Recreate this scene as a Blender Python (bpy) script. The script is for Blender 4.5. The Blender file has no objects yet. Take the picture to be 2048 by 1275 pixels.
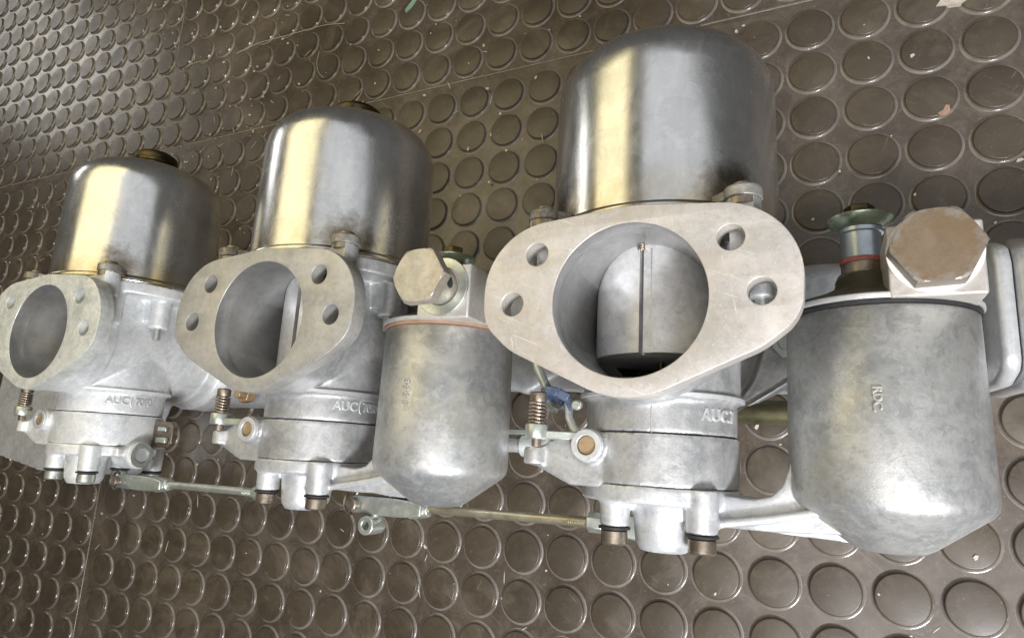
import bpy, bmesh, math, random
import numpy as np
from mathutils import Vector, Matrix, Euler, noise as mnoise
random.seed(7)
PI = math.pi; R_ = math.radians
MM = 0.001
Z0 = 170.0                      # height of the carburettor inlet faces above the stud tops, mm
C = bpy.context.scene.collection
sc = bpy.context.scene

# ------------------------------------------------------------------ camera
cam_d = bpy.data.cameras.new("camera"); cam = bpy.data.objects.new("camera", cam_d); C.objects.link(cam)
rows = [(0.89908324, 0.05540586, -0.43425743), (-0.03938914, -0.97769714, -0.206293), (-0.43600209, 0.2025796, -0.87684872)]
m = Matrix(((rows[0][0], -rows[1][0], -rows[2][0]), (rows[0][1], -rows[1][1], -rows[2][1]), (rows[0][2], -rows[1][2], -rows[2][2]))).to_4x4()
m.translation = Vector((56.93, -50.23, 195.34 + Z0)) * MM
cam.matrix_world = m
cam_d.sensor_fit = 'HORIZONTAL'; cam_d.sensor_width = 36.0
cam_d.lens = 1294.5 / 2048 * 36.0
cam_d.clip_start = 0.01; cam_d.clip_end = 50
sc.camera = cam

# ------------------------------------------------------------------ world, lamps, exposure
w = bpy.data.worlds.new("World"); sc.world = w; w.use_nodes = True
bg = w.node_tree.nodes['Background']
bg.inputs[0].default_value = (0.90, 0.87, 0.80, 1); bg.inputs[1].default_value = 0.08
def lamp(name, loc, target, size, power, col, size_y=None, spread=180):   # target None: faces straight down
    d = bpy.data.lights.new(name, 'AREA'); o = bpy.data.objects.new(name, d); C.objects.link(o)
    d.shape = 'RECTANGLE' if size_y else 'DISK'; d.size = size
    if size_y: d.size_y = size_y
    d.energy = power; d.color = col; d.spread = R_(spread)
    o.location = Vector(loc)
    if target: o.rotation_euler = (Vector(target) - Vector(loc)).to_track_quat('-Z', 'Y').to_euler()
    return o
lamp('cool_door_light', (0.34, -0.52, 0.58), (0.02, -0.03, 0.08), 0.20, 3.6, (0.95, 0.96, 1.0), 0.16, 112)
lamp('overhead_light', (0.24, -0.36, 1.15), None, 0.8, 5.5, (1.0, 0.96, 0.95), 0.6)
lamp('skylight', (1.02, 0.74, 1.25), None, 2.3, 5.2, (0.95, 0.97, 1.0), 0.9)
lamp('warm_window_light', (-0.47, 0.33, 0.62), None, 0.54, 2.0, (1.0, 0.86, 0.50), 0.60)
lamp('far_window_light', (-1.95, 0.98, 0.60), (-0.6, 0.3, 0.1), 0.4, 1.8, (1.0, 0.98, 0.93), 0.3)
sc.view_settings.view_transform = 'Standard'; sc.view_settings.look = 'None'
sc.view_settings.exposure = 0.0; sc.view_settings.gamma = 1.0

# ------------------------------------------------------------------ materials
def mat_new(name):
    m = bpy.data.materials.new(name); m.use_nodes = True
    nt = m.node_tree; return m, nt, nt.nodes['Principled BSDF']
class NB:
    def __init__(s, nt):
        s.nt = nt
        tc = nt.nodes.new('ShaderNodeTexCoord'); oi = nt.nodes.new('ShaderNodeObjectInfo')
        mp = nt.nodes.new('ShaderNodeMapping'); mp.inputs['Scale'].default_value = (1000,) * 3
        nt.links.new(tc.outputs['Object'], mp.inputs['Vector'])
        ml = nt.nodes.new('ShaderNodeMath'); ml.operation = 'MULTIPLY'; ml.inputs[1].default_value = 900
        nt.links.new(oi.outputs['Random'], ml.inputs[0])
        ad = nt.nodes.new('ShaderNodeVectorMath'); ad.operation = 'ADD'
        nt.links.new(mp.outputs[0], ad.inputs[0]); nt.links.new(ml.outputs[0], ad.inputs[1])
        s.co = ad.outputs[0]; s.mm = mp.outputs[0]; s.rnd = oi.outputs['Random']
    def noise(s, scale, detail=4, rough=.6, stretch=None, dist=0, rot=0):
        n = s.nt.nodes.new('ShaderNodeTexNoise'); n.inputs['Scale'].default_value = scale
        n.inputs['Detail'].default_value = detail; n.inputs['Roughness'].default_value = rough
        n.inputs['Distortion'].default_value = dist
        v = s.co
        if rot:
            mp = s.nt.nodes.new('ShaderNodeMapping'); mp.inputs['Rotation'].default_value = (0, 0, R_(rot))
            s.nt.links.new(v, mp.inputs['Vector']); v = mp.outputs[0]
        if stretch:
            mp = s.nt.nodes.new('ShaderNodeMapping'); mp.inputs['Scale'].default_value = stretch
            s.nt.links.new(v, mp.inputs['Vector']); v = mp.outputs[0]
        s.nt.links.new(v, n.inputs['Vector']); return n.outputs['Fac']
    def ramp(s, fac, a, b, ca=(0, 0, 0, 1), cb=(1, 1, 1, 1)):
        r = s.nt.nodes.new('ShaderNodeValToRGB'); e = r.color_ramp.elements
        e[0].position = a; e[1].position = b; e[0].color = ca; e[1].color = cb
        s.nt.links.new(fac, r.inputs[0]); return r.outputs[0]
    def mix(s, fac, a, b, mode='MIX'):
        x = s.nt.nodes.new('ShaderNodeMix'); x.data_type = 'RGBA'; x.blend_type = mode
        for sock, v in ((x.inputs[0], fac), (x.inputs[6], a), (x.inputs[7], b)):
            if isinstance(v, (int, float)): sock.default_value = v
            elif isinstance(v, tuple): sock.default_value = v
            else: s.nt.links.new(v, sock)
        return x.outputs[2]
    def mapr(s, fac, lo, hi, a=0.0, b=1.0):
        x = s.nt.nodes.new('ShaderNodeMapRange'); s.nt.links.new(fac, x.inputs[0])
        x.inputs[1].default_value = a; x.inputs[2].default_value = b
        x.inputs[3].default_value = lo; x.inputs[4].default_value = hi; return x.outputs[0]
    def math(s, op, a, b=0.0):
        x = s.nt.nodes.new('ShaderNodeMath'); x.operation = op
        for k, v in ((0, a), (1, b)):
            if isinstance(v, (int, float)): x.inputs[k].default_value = v
            else: s.nt.links.new(v, x.inputs[k])
        return x.outputs[0]
    def bump(s, bsdf, hs, dist=0.0001, strength=1.0):
        prev = None
        for h, st in hs:
            b = s.nt.nodes.new('ShaderNodeBump'); b.inputs['Distance'].default_value = dist
            b.inputs['Strength'].default_value = st * strength
            s.nt.links.new(h, b.inputs['Height'])
            if prev is not None: s.nt.links.new(prev, b.inputs['Normal'])
            prev = b.outputs[0]
        s.nt.links.new(prev, bsdf.inputs['Normal'])
def c4(c, k=1.0): return (c[0] * k, c[1] * k, c[2] * k, 1)

def metal(name, light, dark, rough=(.35, .55), metallic=.9, mott=.06, fine=.5, pits=.25, bump=.5, stain=None, stain_lo=.56, stretch=None, scratch=0.0, grain_stretch=None, flakes=0.0, edge=0.0, radial=None):
    """worn metal: two tones mottled, dirt specks, optional stain colour and scratches"""
    m, nt, b = mat_new(name); n = NB(nt)
    big = n.noise(mott, 6, .65, stretch, .6)
    f = n.ramp(big, .38, .62)
    col = n.mix(f, c4(dark), c4(light))
    fn = n.noise(fine, 5, .75)
    col = n.mix(n.mapr(fn, 0, .55, .52, .75), col, c4(dark, .62))
    sp = n.noise(1.1, 3, .6)
    col = n.mix(n.math('MULTIPLY', n.ramp(sp, .63, .72), pits), col, c4(light, 1.35))
    if stain:
        st = n.noise(.045, 5, .7, stretch)
        col = n.mix(n.mapr(st, 0, .75, stain_lo, stain_lo + .16), col, c4(stain))
    if flakes:
        fl = n.ramp(n.noise(.28, 6, .72, None, .5), .50, .58)
        col = n.mix(n.math('MULTIPLY', fl, flakes), col, c4(light, 1.12))
        f2 = n.ramp(n.noise(.16, 6, .75, None, .8), .55, .61)
        col = n.mix(n.math('MULTIPLY', f2, flakes), col, c4(dark, .82))
    if radial:
        cx_, cy_, r0_, r1_, rc_ = radial
        sv = nt.nodes.new('ShaderNodeSeparateXYZ'); nt.links.new(n.mm, sv.inputs[0])
        dx_ = n.math('SUBTRACT', sv.outputs[0], cx_); dy_ = n.math('SUBTRACT', sv.outputs[1], cy_)
        dd = n.math('SQRT', n.math('ADD', n.math('MULTIPLY', dx_, dx_), n.math('MULTIPLY', dy_, dy_)))
        dd = n.math('ADD', dd, n.mapr(n.noise(.22, 5, .7), -2.2, 2.2, .3, .7))
        col = n.mix(n.mapr(dd, 0, .85, r0_, r1_), col, c4(rc_))
    if edge:
        g_ = nt.nodes.new('ShaderNodeNewGeometry')
        col = n.mix(n.mapr(g_.outputs['Pointiness'], 0, edge, .515, .56), col, c4(light, 1.3))
    r = n.mapr(n.noise(.22, 5, .7), rough[0], rough[1], .3, .7)
    h = [(n.noise(1.6, 4, .7, grain_stretch), bump), (n.noise(.35, 3, .6), bump * .8)]
    if scratch:
        sA = n.noise(.9, 3, .6, (.07, 1.6, 1), .5, 21); sB = n.noise(.8, 3, .6, (1.5, .09, 1), .6, -13)
        sc_ = n.math('MAXIMUM', n.ramp(sA, .66, .70), n.ramp(sB, .68, .72))
        col = n.mix(n.math('MULTIPLY', sc_, scratch), col, c4(light, 1.25))
        h.append((sc_, -.25))
    nt.links.new(col, b.inputs['Base Color']); nt.links.new(r, b.inputs['Roughness'])
    b.inputs['Metallic'].default_value = metallic
    n.bump(b, h, 0.00012)
    return m
M = {}
M['cast'] = metal('cast_aluminium', (.52, .52, .51), (.34, .345, .345), (.34, .52), .55, .07, .6, .4, .7, flakes=.35, edge=.5)
M['cast_bright'] = metal('cleaned_cast_aluminium', (.60, .61, .61), (.43, .44, .455), (.34, .52), .45, .06, .5, .5, .7, flakes=.35, edge=.5)
M['bowl'] = metal('oxidised_cast_aluminium', (.52, .52, .50), (.34, .35, .35), (.33, .46), .60, .05, .35, .5, .45, stain=(.40, .385, .31), stain_lo=.50, flakes=.45)
M['face'] = metal('machined_flange_face', (.60, .565, .52), (.47, .445, .41), (.40, .58), .40, .05, .45, .6, .45, stain=(.50, .44, .37), stain_lo=.50, scratch=.8, flakes=.22)
M['face_grey'] = metal('greyer_flange_face', (.46, .45, .42), (.34, .335, .315), (.40, .58), .45, .05, .45, .5, .45, stain=(.40, .37, .31), stain_lo=.50, scratch=.45, flakes=.3)
M['face_white'] = metal('whitened_flange_face', (.70, .71, .67), (.50, .52, .49), (.42, .60), .30, .09, .45, .6, .5, stain=(.52, .46, .42), stain_lo=.56, scratch=.3, flakes=.45)
M['olive'] = metal('olive_pipe', (.17, .155, .08), (.10, .09, .05), (.35, .5), .5, .1, .5, .2, .4)
M['lug'] = metal('grimy_lug', (.40, .39, .37), (.20, .19, .17), (.34, .52), .55, .12, .5, .4, .6, stain=(.16, .13, .085), stain_lo=.50, flakes=.4)
M['lid_shade'] = metal('painted_shade_lid', (.16, .145, .10), (.09, .08, .05), (.35, .5), .6, .1, .5, .2, .4)  # dark olive puts the shade on the lid dome into its colour
M['cast_white'] = metal('pale_cleaned_casting', (.80, .81, .80), (.60, .615, .62), (.36, .54), .35, .06, .5, .5, .7, flakes=.4, edge=.5)
M['bore'] = metal('smooth_bore_aluminium', (.50, .50, .49), (.38, .38, .375), (.30, .46), .80, .05, .3, .1, .18)
M['piston'] = metal('piston_aluminium', (.72, .72, .72), (.55, .55, .55), (.34, .50), .40, .12, .5, .5, .25, stain=(.45, .40, .33), stain_lo=.60)
M['steel'] = metal('dull_brown_steel', (.36, .31, .25), (.20, .165, .125), (.30, .5), .85, .15, .7, .3, .5)
M['hexsteel'] = metal('brown_weathered_hexagon', (.25, .19, .13), (.21, .155, .10), (.40, .56), .50, .06, .5, .2, .5, stain=(.22, .15, .085), stain_lo=.42, flakes=.10, radial=(85, 11.7, 8.8, 10.8, (.27, .25, .215)))
M['hexgrey'] = metal('grey_weathered_hexagon', (.52, .49, .43), (.38, .355, .31), (.36, .52), .6, .09, .5, .3, .5, stain=(.42, .33, .21), stain_lo=.52, flakes=.3)
M['zinc'] = metal('zinc_plated_steel', (.66, .69, .64), (.50, .53, .49), (.28, .46), .8, .12, .6, .3, .35, stain=(.50, .58, .50), stain_lo=.5)
M['zinc_blue'] = metal('blue_zinc_sleeve', (.46, .52, .58), (.36, .41, .46), (.28, .42), .8, .1, .5, .2, .2)
M['green'] = metal('green_passivated_steel', (.40, .47, .36), (.28, .35, .26), (.22, .4), .8, .12, .5, .2, .2)
M['brass'] = metal('tarnished_brass', (.12, .095, .045), (.05, .038, .018), (.28, .5), .9, .15, .6, .2, .4)
M['brass_plug'] = metal('bronze_pivot_bush', (.50, .37, .22), (.40, .28, .16), (.35, .5), .6, .2, .6, .2, .3)
M['yellow_rod'] = metal('yellow_passivated_rod', (.50, .46, .34), (.36, .32, .22), (.28, .45), .8, .08, .5, .3, .3)
M['spring'] = metal('spring_steel', (.52, .45, .38), (.36, .29, .23), (.22, .36), .9, .2, .6, .2, .2)
M['blue'] = metal('blue_painted_clip', (.13, .175, .27), (.07, .10, .18), (.3, .45), .35, .2, .6, .1, .2)
M['fibre'] = metal('white_fibre_washer', (.80, .78, .76), (.66, .63, .60), (.5, .7), .0, .1, .5, .2, .3)
M['red_fibre'] = metal('red_fibre_washer', (.38, .12, .10), (.24, .07, .06), (.5, .7), .0, .2, .5, .2, .3)
M['cork'] = metal('orange_gasket', (.36, .22, .14), (.26, .16, .10), (.6, .8), .0, .2, .6, .2, .5)
M['rubber_black'] = metal('black_rubber', (.03, .03, .03), (.015, .015, .015), (.5, .7), .0, .2, .5, .0, .3)

def polished(name):
    """buffed suction chamber: vertical smears, amber varnish creeping up from its foot"""
    m, nt, b = mat_new(name); n = NB(nt)
    a = n.noise(.10, 5, .6, (1, .16, 1), .4); f = n.ramp(a, .36, .64)
    col = n.mix(f, (.60, .605, .61, 1), (.70, .70, .69, 1))
    bl = n.noise(.035, 4, .6); col = n.mix(n.mapr(bl, 0, .6, .5, .62), col, (.72, .72, .73, 1))
    bd = n.noise(.05, 6, .75, None, 1.0); col = n.mix(n.mapr(bd, 0, .5, .50, .58), col, (.54, .55, .555, 1))
    b3 = n.noise(.16, 5, .7, None, .6); col = n.mix(n.mapr(b3, 0, .35, .56, .64), col, (.78, .78, .77, 1))
    sp = n.noise(.55, 4, .75); col = n.mix(n.mapr(sp, 0, .35, .60, .72), col, (.72, .72, .72, 1))
    sx = nt.nodes.new('ShaderNodeSeparateXYZ'); nt.links.new(n.mm, sx.inputs[0])
    low = n.math('POWER', n.mapr(sx.outputs[1], 1, 0, 33, 52), 1.6)
    st = n.math('MULTIPLY', low, n.mapr(n.noise(.07, 4, .6), .1, 1.0, .35, .6))
    col = n.mix(n.math('MULTIPLY', st, .8), col, (.42, .32, .12, 1))
    # oily grime left round the screw lugs
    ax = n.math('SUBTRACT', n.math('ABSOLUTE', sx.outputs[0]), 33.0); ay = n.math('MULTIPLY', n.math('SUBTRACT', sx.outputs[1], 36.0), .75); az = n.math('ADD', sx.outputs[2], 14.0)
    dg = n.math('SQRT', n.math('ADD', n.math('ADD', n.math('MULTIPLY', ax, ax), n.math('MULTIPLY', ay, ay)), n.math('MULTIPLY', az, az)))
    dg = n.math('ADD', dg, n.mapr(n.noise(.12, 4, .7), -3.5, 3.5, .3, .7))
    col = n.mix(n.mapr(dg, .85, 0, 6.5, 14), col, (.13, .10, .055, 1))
    nt.links.new(col, b.inputs['Base Color'])
    r = n.mapr(n.noise(.09, 6, .75, (1, .45, 1), .6), .18, .30, .35, .65)
    nt.links.new(r, b.inputs['Roughness']); b.inputs['Metallic'].default_value = .95
    n.bump(b, [(n.noise(1.4, 3, .6, (.12, 1.6, .12)), .06), (n.noise(.10, 2, .5), .18)], 0.00012)
    return m
M['dash'] = polished('buffed_aluminium')

def rubber(name, base, base2, dust, rough, kdust, is_stud):
    m, nt, b = mat_new(name); n = NB(nt)
    g = nt.nodes.new('ShaderNodeNewGeometry'); mp = nt.nodes.new('ShaderNodeMapping')
    mp.inputs['Scale'].default_value = (1000,) * 3; nt.links.new(g.outputs['Position'], mp.inputs['Vector'])
    n.co = mp.outputs[0]
    col = n.mix(n.ramp(n.noise(.02, 6, .7), .35, .65), c4(base), c4(base2))
    film = n.noise(.05, 6, .75, None, .8)
    col = n.mix(n.mapr(film, 0, kdust, .45, .68), col, c4(dust))
    tone = n.mapr(n.rnd, .82, 1.14)
    if is_stud: col = n.mix(1.0, col, tone, 'MULTIPLY')
    sp = n.noise(.75, 4, .7); col = n.mix(n.mapr(sp, 0, .6, .63, .72), col, (.30, .27, .24, 1))
    for st_, ro_ in (((.08, .9, 1), 37), ((.8, .10, 1), 24), ((.35, .5, 1), 5)):
        sc_ = n.noise(.30, 4, .65, st_, 2.2, ro_); col = n.mix(n.mapr(sc_, 0, .35, .67, .71), col, (.24, .215, .185, 1))
    blot = n.noise(.011, 5, .75, None, 1.0); col = n.mix(n.mapr(blot, 0, .35, .5, .66), col, (.24, .20, .15, 1))
    # dust held in the moulded fillet round each stud
    sx = nt.nodes.new('ShaderNodeSeparateXYZ'); nt.links.new(mp.outputs[0], sx.inputs[0])
    if is_stud:
        z = sx.outputs[2]
        ringm = n.mapr(z, 1, 0, -1.6, -.5)
        rr = n.math('MULTIPLY', ringm, n.mapr(n.noise(.06, 4, .7), .45, 1.0, .35, .6))
        col = n.mix(n.math('MULTIPLY', rr, .6), col, (.30, .275, .245, 1))
    nt.links.new(col, b.inputs['Base Color'])
    ro = n.mapr(n.noise(.06, 5, .7), rough[0], rough[1], .3, .7)
    if is_stud: ro = n.math('SUBTRACT', ro, n.math('MULTIPLY', n.mapr(sx.outputs[2], 1, 0, -.5, -.02), .20))
    nt.links.new(ro, b.inputs['Roughness'])
    b.inputs['Specular IOR Level'].default_value = .55
    n.bump(b, [(n.noise(1.3, 4, .7), .25), (n.noise(.12, 4, .6), .5)], 0.00015)
    return m
M['rub_base'] = rubber('brown_rubber_sheet', (.062, .047, .033), (.084, .066, .049), (.155, .130, .102), (.18, .30), .6, False)
M['rub_stud'] = rubber('brown_rubber_stud', (.056, .042, .027), (.078, .060, .040), (.120, .098, .070), (.30, .44), .4, True)
M['seam'] = metal('dusty_seam', (.34, .30, .26), (.22, .19, .16), (.6, .8), .0, .2, .5, .2, .3)

# ------------------------------------------------------------------ mesh helpers (all input in mm)
class G:
    def __init__(s): s.v = []; s.f = []
    def add(s, vs, fs, mx=None):
        o = len(s.v)
        for p in vs:
            p = Vector(p); s.v.append(tuple((mx @ p) if mx else p))
        s.f += [tuple(i + o for i in f) for f in fs]; return s
    def lathe(s, prof, c=(0, 0, 0), axis='y', seg=48, closed=True, mx=None):
        """prof [(r,h)] along axis; r=0 ends make poles; otherwise capped when closed"""
        vs = []; fs = []; rings = []
        for r, h in prof:
            if r <= 1e-6: vs.append((0, 0, h)); rings.append([len(vs) - 1])
            else:
                st = len(vs)
                for k in range(seg):
                    a = 2 * PI * k / seg; vs.append((r * math.cos(a), r * math.sin(a), h))
                rings.append(list(range(st, st + seg)))
        for A, B in zip(rings, rings[1:]):
            if len(A) == 1 and len(B) == 1: continue
            for k in range(seg):
                k2 = (k + 1) % seg
                if len(A) == 1: fs.append((A[0], B[k2], B[k]))
                elif len(B) == 1: fs.append((A[k], A[k2], B[0]))
                else: fs.append((A[k], A[k2], B[k2], B[k]))
        if closed:
            if len(rings[0]) > 1: fs.append(tuple(reversed(rings[0])))
            if len(rings[-1]) > 1: fs.append(tuple(rings[-1]))
        c = Vector(c)
        if axis == 'z': T = Matrix.Identity(3)
        elif axis == 'y': T = Matrix(((0, 1, 0), (0, 0, 1), (1, 0, 0)))
        else: T = Matrix(((0, 0, 1), (1, 0, 0), (0, 1, 0)))
        vv = [T @ Vector(p) + c for p in vs]
        return s.add(vv, fs, mx)
    def ring(s, r0, r1, h0, h1, c=(0, 0, 0), axis='y', seg=48, mx=None):
        g = G(); g.lathe([(r1, h0), (r1, h1), (r0, h1), (r0, h0), (r1, h0)], c, axis, seg, closed=False)
        return s.add(g.v, g.f, mx)
    def prism(s, poly, h0, h1, axis='z', c=(0, 0, 0), mx=None):
        """poly in the plane across the axis: z->(x,y), y->(x,z), x->(y,z)"""
        n = len(poly); vs = []
        ar = sum(poly[i][0] * poly[(i + 1) % n][1] - poly[(i + 1) % n][0] * poly[i][1] for i in range(n))
        if ar < 0: poly = list(reversed(poly))
        for h in (h0, h1):
            for a, b_ in poly:
                vs.append({'z': (a, b_, h), 'y': (a, h, b_), 'x': (h, a, b_)}[axis])
        fs = [tuple(reversed(range(n))), tuple(range(n, 2 * n))] + [(i, (i + 1) % n, n + (i + 1) % n, n + i) for i in range(n)]
        if axis == 'y': fs = [tuple(reversed(f)) for f in fs]
        vs = [Vector(p) + Vector(c) for p in vs]
        return s.add(vs, fs, mx)
    def box(s, a, b_, mx=None):
        return s.prism([(a[0], a[1]), (b_[0], a[1]), (b_[0], b_[1]), (a[0], b_[1])], a[2], b_[2], 'z', mx=mx)
    def tube(s, pts, r, seg=12, cap=True):
        pts = [Vector(p) for p in pts]; rs = r if isinstance(r, (list, tuple)) else [r] * len(pts)
        vs = []; fs = []; prev = None
        for i, p in enumerate(pts):
            t = (pts[min(i + 1, len(pts) - 1)] - pts[max(i - 1, 0)]).normalized()
            u = prev - t * prev.dot(t) if prev else (Vector((0, 0, 1)) if abs(t.z) < .9 else Vector((1, 0, 0)))
            u = (u - t * u.dot(t)).normalized(); prev = u; v = t.cross(u)
            for k in range(seg):
                a = 2 * PI * k / seg; vs.append(p + (u * math.cos(a) + v * math.sin(a)) * rs[i])
        n = len(pts)
        for i in range(n - 1):
            for k in range(seg):
                k2 = (k + 1) % seg; fs.append((i * seg + k, i * seg + k2, (i + 1) * seg + k2, (i + 1) * seg + k))
        if cap: fs.append(tuple(reversed(range(seg)))); fs.append(tuple(range((n - 1) * seg, n * seg)))
        return s.add(vs, fs)
    def mesh(s, name, mat=None, smooth=35):
        me = bpy.data.meshes.new(name)
        me.from_pydata([(x * MM, y * MM, z * MM) for x, y, z in s.v], [], s.f); me.update()
        bm = bmesh.new(); bm.from_mesh(me); bmesh.ops.recalc_face_normals(bm, faces=bm.faces); bm.to_mesh(me); bm.free()
        finish(me, mat, smooth); return me
    def build(s, name, mat, parent=None, bevel=0.0, smooth=35, seg=2):
        o = bpy.data.objects.new(name, s.mesh(name, M[mat], smooth)); C.objects.link(o); o.parent = parent
        if bevel:
            b = o.modifiers.new('edge', 'BEVEL'); b.width = bevel * MM; b.segments = seg; b.limit_method = 'ANGLE'; b.angle_limit = R_(38)
            b.harden_normals = False
        return o
def finish(me, mat, smooth=35):
    if mat: me.materials.clear(); me.materials.append(mat)
    me.polygons.foreach_set('use_smooth', [True] * len(me.polygons)); me.set_sharp_from_angle(angle=R_(smooth)); me.update()

def hull2d(circles, seg=64):
    pts = []
    for (x, y, r) in circles:
        for k in range(seg):
            a = 2 * PI * k / seg; pts.append((x + r * math.cos(a), y + r * math.sin(a)))
    pts = sorted(set((round(a, 4), round(b_, 4)) for a, b_ in pts))
    def half(ps):
        h = []
        for p in ps:
            while len(h) > 1 and (h[-1][0] - h[-2][0]) * (p[1] - h[-2][1]) - (h[-1][1] - h[-2][1]) * (p[0] - h[-2][0]) <= 1e-9: h.pop()
            h.append(p)
        return h
    a = half(pts); b_ = half(pts[::-1]); return a[:-1] + b_[:-1]
def circ(x, y, r, seg=40): return [(x + r * math.cos(2 * PI * k / seg), y + r * math.sin(2 * PI * k / seg)) for k in range(seg)]
def plate_mesh(name, outer, holes, z0, z1, bev, mat, smooth=30):
    """flat plate with holes and a small rounded edge, through a filled 2D curve"""
    cu = bpy.data.curves.new(name, 'CURVE'); cu.dimensions = '2D'; cu.fill_mode = 'BOTH'
    for poly in [outer] + holes:
        sp = cu.splines.new('POLY'); sp.points.add(len(poly) - 1)
        for p, q in zip(sp.points, poly): p.co = (q[0] * MM, q[1] * MM, 0, 1)
        sp.use_cyclic_u = True
    cu.extrude = (abs(z1 - z0) / 2 - bev) * MM; cu.bevel_depth = bev * MM; cu.bevel_resolution = 2; cu.offset = -bev * MM
    o = bpy.data.objects.new(name, cu); C.objects.link(o)
    dg = bpy.context.evaluated_depsgraph_get()
    me = bpy.data.meshes.new_from_object(o.evaluated_get(dg)); bpy.data.objects.remove(o)
    me.transform(Matrix.Translation((0, 0, (z0 + z1) / 2 * MM))); me.name = name
    bm = bmesh.new(); bm.from_mesh(me); bmesh.ops.remove_doubles(bm, verts=bm.verts, dist=1e-6)
    bmesh.ops.recalc_face_normals(bm, faces=bm.faces); bm.to_mesh(me); bm.free()
    finish(me, mat, smooth); return me
def link(name, me, parent=None):
    o = bpy.data.objects.new(name, me); C.objects.link(o); o.parent = parent; return o
KC = {'now': 0}
def cm(m):
    return M['cast_white'] if KC['now'] == 2 else M[m]
def baked(o):
    dg = bpy.context.evaluated_depsgraph_get(); dg.update()
    return bpy.data.meshes.new_from_object(o.evaluated_get(dg))
def cast_mesh(name, g, cuts, mat, voxel=.8, smooth_it=6, roughness=0.0):
    """closed overlapping solids fused with cast fillets, then machined with the cutters"""
    o = link('tmp', g.mesh('tmp')); r = o.modifiers.new('r', 'REMESH'); r.mode = 'VOXEL'; r.voxel_size = voxel * MM
    s = o.modifiers.new('s', 'SMOOTH'); s.factor = .5; s.iterations = smooth_it
    me = baked(o); bpy.data.objects.remove(o)
    if roughness:
        nv = len(me.vertices); co = np.empty(nv * 3, 'f'); me.vertices.foreach_get('co', co)
        no = np.empty(nv * 3, 'f'); me.vertex_normals.foreach_get('vector', no)
        qs = (co.reshape(-1, 3) / MM).tolist()
        h = np.array([mnoise.noise(Vector(q) * .09) + mnoise.noise(Vector(q) * .3) * .35 for q in qs], 'f') * (roughness * MM)
        co = (co.reshape(-1, 3) + no.reshape(-1, 3) * h[:, None]).ravel(); me.vertices.foreach_set('co', co); me.update()
    if cuts:
        o = link('tmp', me); tmp = []
        for i, cg in enumerate(cuts):
            c = link('cut', cg.mesh('cut')); tmp.append(c)
            b = o.modifiers.new('b', 'BOOLEAN'); b.operation = 'DIFFERENCE'; b.object = c; b.solver = 'EXACT'
        me = baked(o); bpy.data.objects.remove(o)
        for c in tmp: bpy.data.objects.remove(c)
    me.name = name; finish(me, mat, 40); return me
def text_mesh(name, txt, size, depth, mat, spacing=1.0):
    cu = bpy.data.curves.new(name, 'FONT'); cu.body = txt; cu.size = size * MM; cu.extrude = depth * MM; cu.align_x = 'LEFT'
    cu.bevel_depth = .12 * MM; cu.bevel_resolution = 1; cu.space_character = spacing; cu.offset = .05 * MM
    o = bpy.data.objects.new(name, cu); C.objects.link(o)
    me = bpy.data.meshes.new_from_object(o.evaluated_get(bpy.context.evaluated_depsgraph_get())); bpy.data.objects.remove(o)
    bm = bmesh.new(); bm.from_mesh(me); bmesh.ops.triangulate(bm, faces=bm.faces)
    bmesh.ops.subdivide_edges(bm, edges=[e for e in bm.edges if e.calc_length() > 1.2 * MM], cuts=2)
    bm.to_mesh(me); bm.free()
    finish(me, mat, 30); return me
def wrap_y(me, cx, cz, r, ang0, y0, vertical=False):
    """bend flat lettering round a cylinder with its axis along y"""
    for v in me.vertices:
        x, y, z = v.co / MM
        if vertical: x, y = y, -x
        a = R_(ang0) + x / r; rr = r + z
        v.co = Vector((cx + rr * math.sin(a), y0 + y, cz + rr * math.cos(a))) * MM
    me.update(); return me
def thing(name, label, cat, loc=(0, 0, 0), group=None):
    o = bpy.data.objects.new(name, None); C.objects.link(o); o.location = Vector(loc) * MM
    o.empty_display_size = .02; o['label'] = label; o['category'] = cat
    if group: o['group'] = group
    return o
def tag(o, label=None, cat=None, group=None, kind=None):
    for k, v in (('label', label), ('category', cat), ('group', group), ('kind', kind)):
        if v: o[k] = v
    return o
def hexp(r, rot=0.0): return [(r * math.cos(rot + k * PI / 3), r * math.sin(rot + k * PI / 3)) for k in range(6)]
def coil(c, r, h0, h1, turns, wire, seg=14, axis='y'):
    n = int(turns * seg); pts = []
    for i in range(n + 1):
        a = 2 * PI * i / seg; h = h0 + (h1 - h0) * i / n
        pts.append((c[0] + r * math.cos(a), h, c[1] + r * math.sin(a)))
    return G().tube(pts, wire, 8)

# ------------------------------------------------------------------ the studded rubber floor
P = 27.614; PHI = .0033; SX = -516.0; SY = 217.0; GAP = .4
floor = bpy.data.objects.new('rubber_floor', None); C.objects.link(floor); tag(floor, 'brown studded rubber floor of butted tiles under the carburettors', None, None, 'structure')
tiles = []
ext = (-1250, 420, -520, 720)
def sheet(x0, x1, y0, y1, seams):
    g = G(); t0 = -7; t1 = -2.20
    g.box((x0, y0, t0), (x1, y1, t1)); return g
quads = [(ext[0], SX - GAP, SY + GAP, ext[3]), (SX + GAP, ext[1], SY + GAP, ext[3]), (ext[0], SX - GAP, ext[2], SY - GAP), (SX + GAP, ext[1], ext[2], SY - GAP)]
for x0, x1, y0, y1 in quads:
    tiles.append(sheet(x0, x1, y0, y1, None).build('floor_tile', 'rub_base', floor, bevel=.5))
sub = G(); sub.box((ext[0] - 5, ext[2] - 5, -12), (ext[1] + 5, ext[3] + 5, -7.02)); sub.build('subfloor', 'rubber_black', floor)
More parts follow.
